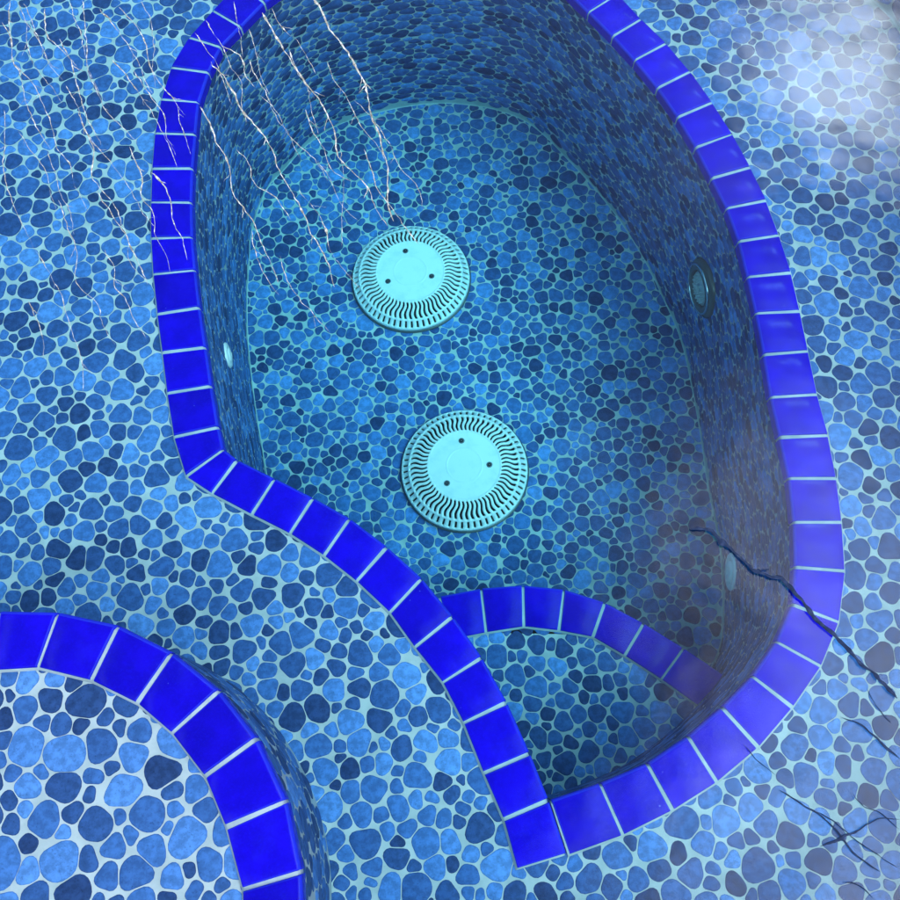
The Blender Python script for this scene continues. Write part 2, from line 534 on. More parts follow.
# ------------------------------------------------------------------ tile edging
def tile_row(joints, z, nose, gap=0.0046, h=0.0085, drop=0.011, roundr=0.0055):
    """one row of square glazed tiles; nose = 0 if the rounded edge is the joint's first point, 1 if its second"""
    mb = MB()
    us = [-1, 0.0, 0.10, 0.35, 0.65, 1.0]       # arc over the nose comes first, by hand
    for (A0, A1), (B0, B1) in zip(joints[:-1], joints[1:]):
        A0, A1, B0, B1 = (np.array(q, float) for q in (A0, A1, B0, B1))
        if nose == 0: A, B, A_, B_ = A0, B0, A1, B1
        else: A, B, A_, B_ = A1, B1, A0, B0
        # A,B on the nose; A_,B_ at the back.  pull the ends in by half a joint
        def pull(P, Q, g):
            d = Q - P; l = np.linalg.norm(d)
            return P + d * min(0.45, g / l)
        j = lambda: rng.normal(0, 0.00035)
        a, b = pull(A, B, gap / 2 + j()), pull(B, A, gap / 2 + j())
        a_, b_ = pull(A_, B_, gap / 2 + j()), pull(B_, A_, gap / 2 + j())
        W = np.linalg.norm((a + b - a_ - b_) / 2); Lh = np.linalg.norm(b - a + b_ - a_) / 2
        prof = [(-0.0002, -drop, 0.5)]
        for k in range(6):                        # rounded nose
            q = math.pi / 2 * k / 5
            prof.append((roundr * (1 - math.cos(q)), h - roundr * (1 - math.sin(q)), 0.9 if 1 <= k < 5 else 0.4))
        e = 0.0018
        prof += [(W * 0.35, h + 0.0002, 0), (W * 0.7, h + 0.0001, 0), (W - e, h, 0.5), (W - e * 0.3, h - e * 0.35, 0.8), (W, h - e * 1.2, 0.5), (W, -0.002, 0.3)]
        al = [(0.0, -1), (0.0, -e * 1.2), (e * 0.35, -e * 0.3), (e, 0.0), (Lh * 0.5, 0.0001), (Lh - e, 0.0), (Lh - e * 0.35, -e * 0.3), (Lh, -e * 1.2), (Lh, -1)]
        tilt = rng.normal(0, 0.0009, 2); dz = rng.normal(0, 0.00035)
        V, E = [], []
        for (d, zz, ed) in prof:
            for (t, dh) in al:
                u, w = d / W, t / Lh
                p = (a * (1 - w) + b * w) * (1 - u) + (a_ * (1 - w) + b_ * w) * u
                zt = (zz + dh) if dh > -0.5 else -drop
                zt = max(zt, -drop) + dz + tilt[0] * (u - .5) + tilt[1] * (w - .5)
                V.append((p[0], p[1], z + zt))
        nu, nw = len(prof), len(al)
        F, Ed = [], []
        for i in range(nu - 1):
            for k in range(nw - 1):
                F.append((i * nw + k, i * nw + k + 1, (i + 1) * nw + k + 1, (i + 1) * nw + k))
                ed = max(min(prof[i][2], prof[i + 1][2]), 0.75 if k in (1, 2, nw - 4, nw - 3) else 0)
                Ed.append(ed)
        F = np.array(F)
        # wind so that the top looks up
        v = np.array(V); f = F[len(F) // 2]
        if np.cross(v[f[1]] - v[f[0]], v[f[2]] - v[f[0]])[2] < 0: F = F[:, ::-1]
        mb.add(V, F, 0, rng.random(), Ed)
    return mb

def grout_bed(joints, z, nose, h=0.0060, drop=0.014, inset=0.0022, spill=0.0035):
    """the pale bed the tiles sit in: shows in the joints and as a thin line behind the row"""
    mb = MB()
    fine = []
    for (A0, A1), (B0, B1) in zip(joints[:-1], joints[1:]):
        for t in np.linspace(0, 1, 5)[:-1]:
            fine.append((np.array(A0) * (1 - t) + np.array(B0) * t, np.array(A1) * (1 - t) + np.array(B1) * t))
    fine.append((np.array(joints[-1][0]), np.array(joints[-1][1])))
    V = []
    for o, i in fine:
        n, k = (o, i) if nose == 0 else (i, o)
        d = (k - n) / np.linalg.norm(k - n)
        p = [(n + d * inset, -drop), (n + d * inset, h - 0.004), (n + d * (inset + 0.004), h), (k - d * 0.002, h), (k + d * spill * 0.7, 0.0022), (k + d * spill, -0.001)]
        V += [(q[0], q[1], z + zz) for q, zz in p]
    m = 6
    F = [(i * m + k, i * m + k + 1, (i + 1) * m + k + 1, (i + 1) * m + k) for i in range(len(fine) - 1) for k in range(m - 1)]
    F = np.array(F); v = np.array(V); f = F[2]
    if np.cross(v[f[1]] - v[f[0]], v[f[2]] - v[f[0]])[2] < 0: F = F[:, ::-1]
    mb.add(V, F, 0)
    # end caps
    mb.more([list(range(m))], 0, 0.5, 0); mb.more([[len(V) - m + k for k in range(m)]], 0, 0.5, 0)
    return mb

border = tag(empty('tile_border', (0.08, 0.65, 0.0)), 'long cobalt blue tile border that rings the sunken well and tapers into a curved tail', 'tile border')
for name, J in (('loop_edging', LOOP_J), ('curved_edging', S_J)):
    row = link(name, tile_row(J, 0.0, 1).mesh(name), border, [TILE])
    link('grout_bed', grout_bed(J, 0.0, 1).mesh('grout_bed'), row, [GROUT]).matrix_parent_inverse = Matrix.Translation(-Vector(border.location))
    for ch in row.children: ch.matrix_parent_inverse = Matrix.Identity(4)

# ------------------------------------------------------------------ pool floor (seat level)
def ring_poly(poly, n):
    P = np.vstack([poly, poly[:1]])
    s = np.concatenate([[0], np.cumsum(np.linalg.norm(np.diff(P, axis=0), axis=1))])
    t = np.linspace(0, s[-1], n, endpoint=False)
    return np.stack([np.interp(t, s, P[:, k]) for k in (0, 1)], 1)

import bmesh
def sheet_with_hole(outer, hole, z):
    """triangulated sheet between two outlines"""
    from mathutils.geometry import tessellate_polygon
    o = [Vector((p[0], p[1], 0)) for p in outer]; h = [Vector((p[0], p[1], 0)) for p in hole]
    tris = tessellate_polygon([o, h])
    V = np.array([(p.x, p.y, z) for p in o + h])
    T = np.array(tris)
    c = np.cross(V[T[:, 1]] - V[T[:, 0]], V[T[:, 2]] - V[T[:, 0]])[:, 2]
    T[c < 0] = T[c < 0][:, ::-1]
    return V, T

pool_out = POOL + seg_normals(POOL) * 0.0
mb = MB()
V, T = sheet_with_hole(POOL, out_mid[::-1], Z_FLOOR)
mb.add(V, T, 1, smooth=False)
p, r, sz, ang = field_on((-1.1, -0.5, 1.0, 1.9), 0.35, np.array([0.31, 0.12]), 0.80)
keep = inside(p, POOL) & ~inside(p, out_mid) & (np.hypot(*(p - ENTRY_C).T) > ENTRY_R - 0.03)
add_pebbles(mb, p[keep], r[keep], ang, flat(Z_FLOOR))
floor = link('pool_floor', mb.mesh('pool_floor'), None, [PEBBLE, GROUT])
tag(floor, 'shallow pool floor of blue pebble mosaic in pale grout around the tiled well', 'floor', kind='structure')

# ------------------------------------------------------------------ footwell
mb = MB()
fan(mb, (WALL - WELL_N * 0.02)[::-1], Z_WELL, 1)
p, r, sz, ang = field_on((-0.45, 0.1, 0.55, 1.5), -0.7, np.array([0.05, 0.4]), 0.68)
# the stones run on under the wall, which cuts them off at its foot
keep = inside(p, WALL) | (edge_dist(p, WALL) < 0.016)
pp, rr = p[keep], r[keep]
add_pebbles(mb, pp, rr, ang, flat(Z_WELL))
wf = link('footwell_floor', mb.mesh('footwell_floor'), None, [PEBBLE, GROUT])
tag(wf, 'deep blue pebble floor at the bottom of the sunken well under two round drains', 'floor', kind='structure')

def wall_mesh(curve, normals, z0, z1, off, mb=None, seam=True, gap=0.003, squash=1.0):
    """pebble-clad wall standing on a closed curve; normals point to the viewer's side"""
    mb = mb or MB()
    n = len(curve)
    P = np.vstack([curve, curve[:1]]); Nn = np.vstack([normals, normals[:1]])
    s = np.concatenate([[0], np.cumsum(np.linalg.norm(np.diff(P, axis=0), axis=1))])
    V = np.vstack([np.column_stack([curve, np.full(n, z0)]), np.column_stack([curve, np.full(n, z1)])])
    j = np.arange(n); j2 = (j + 1) % n
    F = np.stack([j, j2, n + j2, n + j], 1)
    f = F[0]; nrm = np.cross(V[f[1]] - V[f[0]], V[f[2]] - V[f[0]])
    if nrm[:2] @ normals[0] < 0: F = F[:, ::-1]
    mb.add(V, F, 1)
    p, r, sz, ang = field_on((0, z0 / squash, s[-1], z1 / squash), 0.0, off, 0.80)
    p = p * np.array([1.0, squash])
    def tw(q, h):
        t = np.mod(q[:, 0], s[-1])
        base = np.stack([np.interp(t, s, P[:, k]) for k in (0, 1)], 1)
        nn = np.stack([np.interp(t, s, Nn[:, k]) for k in (0, 1)], 1)
        nn /= np.linalg.norm(nn, axis=1)[:, None]
        w = base + nn * h[:, None]
        return np.column_stack([w, np.clip(q[:, 1], z0 + gap, z1 - 0.004)])
    k = (p[:, 1] > z0 + 0.009) & (p[:, 1] < z1 - 0.006)
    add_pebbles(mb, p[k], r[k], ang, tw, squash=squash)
    if seam:                                        # coved grout seam along the foot
        m = 4
        V = []
        for c, nn in zip(curve, normals):
            for q in range(m):
                a = math.pi / 2 * q / (m - 1)
                o = 0.0026
                x = o * (1 - math.sin(a)); zz = o * (1 - math.cos(a))
                V.append((*(c + nn * (x + 0.0004)), z0 + zz + 0.0004))
        F = [(i * m + q, i * m + q + 1, ((i + 1) % n) * m + q + 1, ((i + 1) % n) * m + q) for i in range(n) for q in range(m - 1)]
        mb.add(V, F, 1)
    return mb

wall = link('footwell_wall', wall_mesh(WALL, WELL_N, Z_WELL, -0.004, np.array([0.2, 0.33]), squash=0.52).mesh('footwell_wall'), None, [PEBBLE, GROUT])
tag(wall, 'dark curved pebble mosaic wall dropping from the blue tile border into the deep well', 'wall')

# step inside the footwell
step = tag(empty('footwell_step', (0.2, 0.15, Z_WELL)), 'submerged crescent step with blue tile nosing inside the near end of the deep well', 'step')
row = link('tile_edging', tile_row(STEP_J, Z_STEP, 0).mesh('tile_edging'), step, [TILE])
g = link('grout_bed', grout_bed(STEP_J, Z_STEP, 0).mesh('grout_bed'), row, [GROUT]); g.matrix_parent_inverse = Matrix.Identity(4)
nose = catmull([(np.array(o) * 0.94 + np.array(i) * 0.06) for o, i in STEP_J], 0.02)
mid = catmull([(np.array(o) + np.array(i)) / 2 for o, i in STEP_J], 0.02)
dists = lambda q: np.linalg.norm(WALL - q, axis=1)
ia, ib = int(dists(nose[-1]).argmin()), int(dists(nose[0]).argmin())
near = (WALL - WELL_N * 0.012)[ia:ib + 1]               # right wall, round the near end, back up the tail
tread_poly = np.vstack([mid, near])
mb = MB()
fan(mb, tread_poly[::-1], Z_STEP, 1)
p, r, sz, ang = field_on((-0.2, -0.1, 0.5, 0.35), 1.9, np.array([0.7, 0.9]), 0.76)
keep = inside(p, tread_poly)
add_pebbles(mb, p[keep], r[keep], ang, flat(Z_STEP))
link('tread', mb.mesh('tread'), step, [PEBBLE, GROUT])
mb = MB()
k = len(nose)
V = np.vstack([np.column_stack([nose, np.full(k, Z_WELL)]), np.column_stack([nose, np.full(k, Z_STEP - 0.002)])])
mb.add(V, [(i, i + 1, k + i + 1, k + i) for i in range(k - 1)], 1)
link('riser', mb.mesh('riser'), step, [PEBBLE, GROUT])

# round entry step, lower left
entry = tag(empty('entry_step', (*ENTRY_C, 0.0)), 'raised rounded step edged in blue tile at the lower left, nearest the surface', 'step')
row = link('tile_edging', tile_row(ENTRY_J, Z_ENTRY, 0).mesh('tile_edging'), entry, [TILE])
g = link('grout_bed', grout_bed(ENTRY_J, Z_ENTRY, 0).mesh('grout_bed'), row, [GROUT]); g.matrix_parent_inverse = Matrix.Identity(4)
mid = catmull([(np.array(o) + np.array(i)) / 2 for o, i in ENTRY_J], 0.02)
mb = MB()
fan(mb, mid[::-1] if True else mid, Z_ENTRY, 1)
p, r, sz, ang = field_on((-0.95, -0.5, -0.15, 0.25), 2.6, np.array([0.15, 0.77]), 0.86)
keep = inside(p, mid)
add_pebbles(mb, p[keep], r[keep], ang, flat(Z_ENTRY))
link('tread', mb.mesh('tread'), entry, [PEBBLE, GROUT])
aa = np.linspace(0, 2 * math.pi, 140, endpoint=False)
rc = ENTRY_C + (ENTRY_R - 0.0045) * np.column_stack([np.cos(aa), np.sin(aa)])
rn = np.column_stack([np.cos(aa), np.sin(aa)])
link('riser', wall_mesh(rc, rn, 0.0005, Z_ENTRY - 0.004, np.array([0.5, 0.1]), seam=False, gap=0.001).mesh('riser'), entry, [PEBBLE, GROUT])

# outer wall of the pool
pn = -seg_normals(POOL)                                  # walk is anticlockwise: inward is to the left
pw = tag(empty('pool_wall', (0.9, 0.8, 0.0)), 'outer pool wall of dark pebble mosaic just showing in the top right corner', 'wall')
link('facing', wall_mesh(POOL, pn, 0.0005, Z_DECK - 0.05, np.array([0.9, 0.6])).mesh('facing'), pw, [PEBBLE, GROUT])
PJ = ring_poly(POOL, int(len(POOL) * 0.03 / 0.07))
PNn = -seg_normals(PJ)
PJ_J = [(tuple(a - n * 0.062), tuple(a + n * 0.006)) for a, n in zip(PJ, PNn)]; PJ_J.append(PJ_J[0])
row = link('tile_edging', tile_row(PJ_J, Z_DECK, 1, drop=0.05).mesh('tile_edging'), pw, [TILE])
g = link('grout_bed', grout_bed(PJ_J, Z_DECK, 1, drop=0.052).mesh('grout_bed'), row, [GROUT]); g.matrix_parent_inverse = Matrix.Identity(4)

# deck round the pool, out to the horizon
mb = MB()
prev = POOL - pn * 0.03
nP = len(POOL)
ringsP = [prev] + [np.array([0, 0.7]) + (POOL - np.array([0, 0.7])) / np.linalg.norm(POOL - np.array([0, 0.7]), axis=1)[:, None] * rr_ for rr_ in (3, 12, 60, 400)]
for a, b in zip(ringsP[:-1], ringsP[1:]):
    V = np.vstack([np.column_stack([a, np.full(nP, Z_DECK)]), np.column_stack([b, np.full(nP, Z_DECK)])])
    j = np.arange(nP); j2 = (j + 1) % nP
    mb.add(V, np.stack([j, nP + j, nP + j2, j2], 1), 0, smooth=False)
ground = link('ground', mb.mesh('ground'), None, [CONCRETE])
tag(ground, 'grey concrete deck around the pool, outside the picture', 'ground', kind='structure')

# ------------------------------------------------------------------ drains
def polar(mb, rings, n, mat=0, close=True, skip=None, smooth=True):
    """rings: list of (radius, height, twist) -> quads between them; skip(i, j) leaves a cell open"""
    V = []
    for (rr_, h, tw) in rings:
        for j in range(n):
            a = 2 * math.pi * j / n + tw
            V.append((rr_ * math.cos(a), rr_ * math.sin(a), h))
    F = [(i * n + j, (i + 1) * n + j, (i + 1) * n + (j + 1) % n, i * n + (j + 1) % n)
         for i in range(len(rings) - 1) for j in range(n) if not (skip and skip(i, j))]
    mb.add(V, F, mat, smooth=smooth)

def disc(mb, r_, h, n, mat=0):
    a = np.linspace(0, 2 * math.pi, n, endpoint=False)
    mb.add(np.column_stack([r_ * np.cos(a), r_ * np.sin(a), np.full(n, h)]), [list(range(n))], mat, smooth=False)

RD = 0.1215
def dome(q):                                           # height of the cover at radius fraction q
    if q < 0.6: return 0.034
    t = (q - 0.6) / 0.4
    return 0.034 - 0.0235 * t ** 2.0
def make_drain(x, y, rot, screws):
    root = empty('suction_drain', (x, y, Z_WELL + 0.0012))
    nslot, sub = 60, 4
    n = nslot * sub
    rings, kinds = [], []
    def tw(q):
        if q < 0.585 or q > 0.865: base = 0.0
        else: base = 0.026 * math.sin(2 * math.pi * (q - 0.585) / 0.28)
        return base
    for q, kd in ((0.55, 's'), (0.585, 'a'), (0.62, 'a'), (0.655, 'a'), (0.69, 'a'), (0.725, 'a'), (0.76, 'a'), (0.795, 'a'), (0.83, 'a'), (0.865, 's'), (0.893, 'b'), (0.94, 'b'), (0.982, 's'), (0.996, 's')):
        rings.append((RD * q, dome(q), tw(q))); kinds.append(kd)
    rings.append((RD * 1.0, dome(1.0) - 0.003, 0)); kinds.append('s')
    rings.append((RD * 1.0, 0.004, 0)); kinds.append('s')
    mb = MB()
    sub2 = 3; n2 = nslot * sub2
    V = []
    off = [0.0, 0.54, 0.77]
    for (rr_, h, t) in rings:
        for j in range(n2):
            o_ = off[j % sub2] if rr_ < RD * 0.88 else (0.0, 0.64, 0.82)[j % sub2]
            a = 2 * math.pi * ((j // sub2) + o_) / nslot + t
            V.append((rr_ * math.cos(a), rr_ * math.sin(a), h))
    F = [(i * n2 + j, (i + 1) * n2 + j, (i + 1) * n2 + (j + 1) % n2, i * n2 + (j + 1) % n2)
         for i in range(len(rings) - 1) for j in range(n2) if not (kinds[i] in 'ab' and j % sub2 in (1, 2))]
    mb.add(V, F, 0, smooth=True)
    # centre plate with a faint raised ring
    m = 72
    polar(mb, [(RD * 0.03, 0.0343, 0), (RD * 0.26, 0.0343, 0), (RD * 0.27, 0.0347, 0), (RD * 0.285, 0.0347, 0), (RD * 0.295, 0.0343, 0), (RD * 0.553, 0.034, 0)], m, 0, smooth=False)
    mb.add([(RD * 0.031 * math.cos(2 * math.pi * k / m), RD * 0.031 * math.sin(2 * math.pi * k / m), 0.0343) for k in range(m)], [list(range(m))], 0, smooth=False)
    cov = link('cover', mb.mesh('cover'), None, [WHITE]); cov.parent = root
    so = cov.modifiers.new('thickness', 'SOLIDIFY'); so.thickness = 0.0045; so.offset = -1
    mb = MB()                                          # dark bowl seen through the slots
    polar(mb, [(RD * 0.985, 0.003, 0), (RD * 0.94, 0.010, 0), (RD * 0.80, 0.014, 0), (RD * 0.55, 0.016, 0)], 72, 0)
    disc(mb, RD * 0.552, 0.016, 72, 0)
    hs = link('housing', mb.mesh('housing'), None, [DARK]); hs.parent = root
    mb = MB()                                          # flange the cover stands on
    polar(mb, [(RD * 1.025, 0.0, 0), (RD * 1.025, 0.003, 0), (RD * 1.015, 0.0042, 0), (RD * 0.93, 0.0042, 0)], 96, 0)
    fl = link('base_ring', mb.mesh('base_ring'), None, [SMOKED]); fl.parent = root
    for (sx, sy) in screws:
        mb = MB()
        polar(mb, [(0.0036, 0.0345, 0), (0.0036, 0.0362, 0), (0.0028, 0.0368, 0), (0.0012, 0.0361, 0)], 20, 0)
        disc(mb, 0.0013, 0.0361, 20, 1)
        polar(mb, [(0.0058, 0.0351, 0), (0.0052, 0.0356, 0), (0.0034, 0.0352, 0)], 24, 1)
        sc = link('screw', mb.mesh('screw'), None, [DARK, SCREW]); sc.parent = root
        sc.location = (sx, sy, 0)
    for o in root.children:
        if o.name.startswith('cover'): o.rotation_euler.z = rot
    return root
d1 = make_drain(-0.0562, 0.9925, 0.3, [(-0.0075, 0.047), (-0.0465, -0.021), (0.043, -0.016)])
tag(d1, 'round white drain cover on the well floor, farther one, towards the dark back wall', 'drain cover', 'white drain covers on the well floor')
d2 = make_drain(0.0252, 0.5665, 0.12, [(-0.002, 0.049), (0.0475, -0.003), (-0.035, -0.034)])
tag(d2, 'round white drain cover on the well floor, nearer one, towards the submerged crescent step', 'drain cover', 'white drain covers on the well floor')

# ------------------------------------------------------------------ jets in the well wall
def on_wall(x, y):
    i = int(np.linalg.norm(WALL - np.array([x, y]), axis=1).argmin())
    return WALL[i], WELL_N[i]
def jet_root(x, y, z):
    p, n = on_wall(x, y)
    o = empty('spa_jet', (p[0], p[1], z))
    zx = Vector((n[0], n[1], 0)); up = Vector((0, 0, 1)); sx = up.cross(zx)
    o.rotation_euler = Matrix((sx, up, zx)).transposed().to_euler()       # local z points out of the wall, local y up
    return o
def child(root, name, mb, mats):
    o = link(name, mb.mesh(name), None, mats); o.parent = root
    return o
j = jet_root(0.476, 0.81, -0.20)
tag(j, 'large dark grey jet fitting with a bright rim on the right hand well wall', 'spa jet', 'spa jets on the well wall')
mb = MB(); polar(mb, [(0.056, 0.0, 0), (0.0555, 0.005, 0), (0.052, 0.009, 0), (0.044, 0.0125, 0), (0.036, 0.0135, 0), (0.033, 0.011, 0), (0.0325, 0.002, 0)], 64, 0)
child(j, 'flange', mb, [SMOKED])
mb = MB(); polar(mb, [(0.0475, 0.0118, 0), (0.0470, 0.0136, 0), (0.0455, 0.0143, 0), (0.0440, 0.0138, 0), (0.0437, 0.0124, 0)], 64, 0)
child(j, 'trim_ring', mb, [CHROME])
mb = MB(); polar(mb, [(0.0322, 0.003, 0), (0.0318, 0.008, 0), (0.027, 0.0105, 0), (0.015, 0.012, 0), (0.006, 0.0125, 0), (0.005, 0.006, 0)], 40, 0); disc(mb, 0.0051, 0.006, 40, 1)
for ring, cnt_ in ((0.012, 7), (0.019, 12), (0.026, 18)):
    for k in range(cnt_):
        a = 2 * math.pi * k / cnt_ + ring * 40
        cxx, cyy = ring * math.cos(a), ring * math.sin(a)
        h = 0.0122 if ring < 0.013 else (0.0117 if ring < 0.02 else 0.0108)
        q = np.linspace(0, 2 * math.pi, 8, endpoint=False)
        V = np.vstack([np.column_stack([cxx + 0.0026 * np.cos(q), cyy + 0.0026 * np.sin(q), np.full(8, h - 0.0012)]),
                       np.column_stack([cxx + 0.0017 * np.cos(q), cyy + 0.0017 * np.sin(q), np.full(8, h + 0.0022)])])
        F = [(i, (i + 1) % 8, 8 + (i + 1) % 8, 8 + i) for i in range(8)]
        b0 = mb.nv
        mb.add(V, F, 0); mb.more([[8 + i for i in range(8)]], 0, 0.5, b0)
child(j, 'nozzle', mb, [GREYNOZ, DARK])

def white_jet(x, y, z, r_, label):
    j = jet_root(x, y, z)
    tag(j, label, 'spa jet', 'spa jets on the well wall')
    mb = MB(); polar(mb, [(r_, 0.0, 0), (r_, 0.002, 0), (r_ * 0.93, 0.0042, 0), (r_ * 0.72, 0.005, 0), (r_ * 0.60, 0.003, 0)], 48, 0)
    child(j, 'flange', mb, [WHITE])
    mb = MB(); polar(mb, [(r_ * 0.60, 0.002, 0), (r_ * 0.52, 0.0065, 0), (r_ * 0.20, 0.0080, 0), (r_ * 0.10, 0.005, 0)], 40, 0); disc(mb, r_ * 0.101, 0.005, 40, 1)
    child(j, 'nozzle', mb, [WHITE, DARK])
    return j
white_jet(-0.378, 0.737, -0.185, 0.023, 'small pale jet fitting seen edge-on on the left hand well wall')
white_jet(0.474, 0.322, -0.345, 0.034, 'pale slanting jet fitting low on the right hand wall above the crescent step')

# ------------------------------------------------------------------ water
mb = MB()
wp = POOL - pn * 0.02
n = len(wp)
mb.add(np.column_stack([wp, np.full(n, Z_WATER)]), [list(range(n))], 0, smooth=False)
mb.add(np.column_stack([wp, np.full(n, -0.62)]), [list(range(n))[::-1]], 0, smooth=False)
V = np.vstack([np.column_stack([wp, np.full(n, -0.62)]), np.column_stack([wp, np.full(n, Z_WATER)])])
jj = np.arange(n); j2 = (jj + 1) % n
mb.add(V, np.stack([jj, j2, n + j2, n + jj], 1), 0, smooth=False)
me = mb.mesh('water')
bm = bmesh.new(); bm.from_mesh(me); bmesh.ops.remove_doubles(bm, verts=bm.verts, dist=1e-5); bmesh.ops.recalc_face_normals(bm, faces=bm.faces); bm.to_mesh(me); bm.free()
water = link('water', me, None, [WATER])
tag(water, 'clear still water filling the pool and mirroring a pale sky at the right', 'water', kind='structure')

# ------------------------------------------------------------------ reflections of twigs, modelled as thin coloured tubes on the water
def reflected_line(pts, r0, r1, mat, name, label, group, wob=0.0009, knots=0.25, broken=0.0, seed=0, forks=()):
    rg = np.random.default_rng(seed)
    P = catmull(pts, 0.0022)
    k = len(P)
    z = Z_WATER + 0.0012 + max(r0, r1)
    def wander(scale, amp):
        c = max(3, int(k / scale))
        return np.interp(np.linspace(0, c - 1, k), np.arange(c), rg.normal(0, amp, c))
    P = P + np.column_stack([wander(3, wob * 0.6) + wander(11, wob * 1.6), wander(3, wob * 0.6) + wander(11, wob * 1.6)])
    t = np.linspace(0, 1, k)
    rad = r0 * (1 - t) + r1 * t
    rad = rad * np.clip(1 + wander(7, 0.35) + wander(2, 0.18), 0.45 if not broken else 0.12, 2.2)
    for q in np.nonzero(rg.random(k) < knots * 0.06)[0]:
        rad[max(0, q - 1):q + 2] *= 1.7
    ends = np.minimum(1, np.minimum(np.arange(k), np.arange(k)[::-1]) / 5 + 0.2)
    rad *= ends
    zz = z + wander(9, 0.0006)
    mb = MB()
    def tube(P, zz, rad):
        k = len(P); m = 6
        T = np.gradient(P, axis=0); T /= np.linalg.norm(T, axis=1)[:, None] + 1e-9
        nn = np.column_stack([-T[:, 1], T[:, 0]])
        V = []
        for i in range(k):
            for q in range(m):
                a = 2 * math.pi * q / m
                V.append((P[i, 0] + nn[i, 0] * rad[i] * math.cos(a), P[i, 1] + nn[i, 1] * rad[i] * math.cos(a), zz[i] + rad[i] * math.sin(a)))
        F = [(i * m + q, (i + 1) * m + q, (i + 1) * m + (q + 1) % m, i * m + (q + 1) % m) for i in range(k - 1) for q in range(m)]
        b0 = mb.nv
        mb.add(V, F, 0)
        mb.more([list(range(m))[::-1], [(k - 1) * m + q for q in range(m)]], 0, 0.5, b0)
    tube(P, zz, rad)
    for f in range(int(k * knots / 26)):                # short offshoots of the line
        i = int(rg.integers(6, max(7, k - 8)))
        d = P[min(i + 4, k - 1)] - P[i]; d /= np.linalg.norm(d) + 1e-9
        a = rg.choice([-1, 1]) * rg.uniform(0.35, 0.9)
        d = np.array([d[0] * math.cos(a) - d[1] * math.sin(a), d[0] * math.sin(a) + d[1] * math.cos(a)])
        ln = rg.uniform(0.006, 0.022); m_ = max(4, int(ln / 0.002))
        Q = P[i] + d * np.linspace(0, ln, m_)[:, None] + rg.normal(0, 0.0004, (m_, 2))
        tube(Q, np.full(m_, zz[i]), np.linspace(rad[i] * 0.7, rad[i] * 0.2, m_))
    o = link(name, mb.mesh(name), None, [mat])
    tag(o, label, 'reflected_line', group)
    return o

LEFT_LABEL = 'faint fine broken pale reflected line, one of the many over the pebbles left of the tiles'
WELL_LABEL = 'faint fine broken pale reflected line, one of the many over the far left of the well'
PALE_GROUP = 'pale reflected lines over the left of the pool'
DARK_GROUP = 'dark reflected lines over the right of the pool'
reflected_line([(-0.2758, 0.9093), (-0.2529, 0.8686), (-0.233, 0.8274), (-0.2098, 0.7899), (-0.1946, 0.7553), (-0.1797, 0.7169), (-0.1675, 0.6853), (-0.1496, 0.6453), (-0.1368, 0.6121), (-0.1234, 0.5646)], 0.00094, 0.00048, PALE, 'pale_reflected_line', 'pale knotted reflected line running from the upper left tiles down the left well wall', PALE_GROUP, broken=1.0, knots=0.5, seed=3)
reflected_line([(-0.1401, 1.0033), (-0.1299, 0.9734), (-0.1171, 0.9454), (-0.0921, 0.8938), (-0.0778, 0.8524), (-0.0704, 0.8062), (-0.0593, 0.7654), (-0.0545, 0.729), (-0.054, 0.6806), (-0.053, 0.6476)], 0.00121, 0.00057, PALE, 'pale_reflected_line', 'thickest brownish reflected line reaching from the top edge to the farther drain', PALE_GROUP, broken=1.0, knots=0.5, seed=4)
reflected_line([(-0.2142, 0.9875), (-0.2008, 0.9609), (-0.1837, 0.9228), (-0.1642, 0.8853), (-0.1465, 0.8517), (-0.1302, 0.822), (-0.1182, 0.7855), (-0.1153, 0.7489), (-0.1008, 0.7283), (-0.0804, 0.7016), (-0.0716, 0.6719), (-0.058, 0.6452)], 0.00103, 0.00057, PALE, 'pale_reflected_line', 'pale crooked reflected line crossing the back of the well to the farther drain', PALE_GROUP, broken=1.0, knots=0.5, seed=5)
reflected_line([(-0.1125, 0.7592), (-0.1103, 0.7485), (-0.1102, 0.704), (-0.1114, 0.6565), (-0.1112, 0.6185)], 0.00038, 0.00020, PALE, 'pale_reflected_line', 'thin straight pale reflected line left of the farther drain', PALE_GROUP, broken=1.0, knots=0.5, seed=6)
reflected_line([(-0.2912, 0.8401), (-0.2737, 0.8028), (-0.2616, 0.7713), (-0.2511, 0.7404), (-0.2469, 0.7106), (-0.2379, 0.6837), (-0.2217, 0.6609), (-0.2094, 0.6317), (-0.1913, 0.5753)], 0.00085, 0.00048, PALE, 'pale_reflected_line', 'pale bent reflected line along the dark left well wall', PALE_GROUP, broken=1.0, knots=0.5, seed=7)
reflected_line([(-0.348, 0.7482), (-0.3347, 0.7279), (-0.325, 0.7022), (-0.3203, 0.673), (-0.3083, 0.6437), (-0.3014, 0.6153)], 0.00052, 0.00025, PALE, 'pale_reflected_line', 'short white reflected squiggle over the left tiles', PALE_GROUP, broken=1.0, knots=0.5, seed=8)
reflected_line([(-0.5433, 1.0332), (-0.5285, 1.0027), (-0.5121, 0.9674), (-0.4916, 0.9275), (-0.4774, 0.9149)], 0.00052, 0.00025, PALE, 'pale_reflected_line', 'short pale reflected line in the extreme top left corner', PALE_GROUP, broken=1.0, knots=0.5, seed=9)
reflected_line([(-0.5285, 1.0027), (-0.5201, 0.9514), (-0.5079, 0.9175), (-0.4842, 0.8831), (-0.4709, 0.8613)], 0.00046, 0.00024, PALE, 'faint_reflected_line', LEFT_LABEL, PALE_GROUP, broken=1.0, knots=0.5, seed=10)
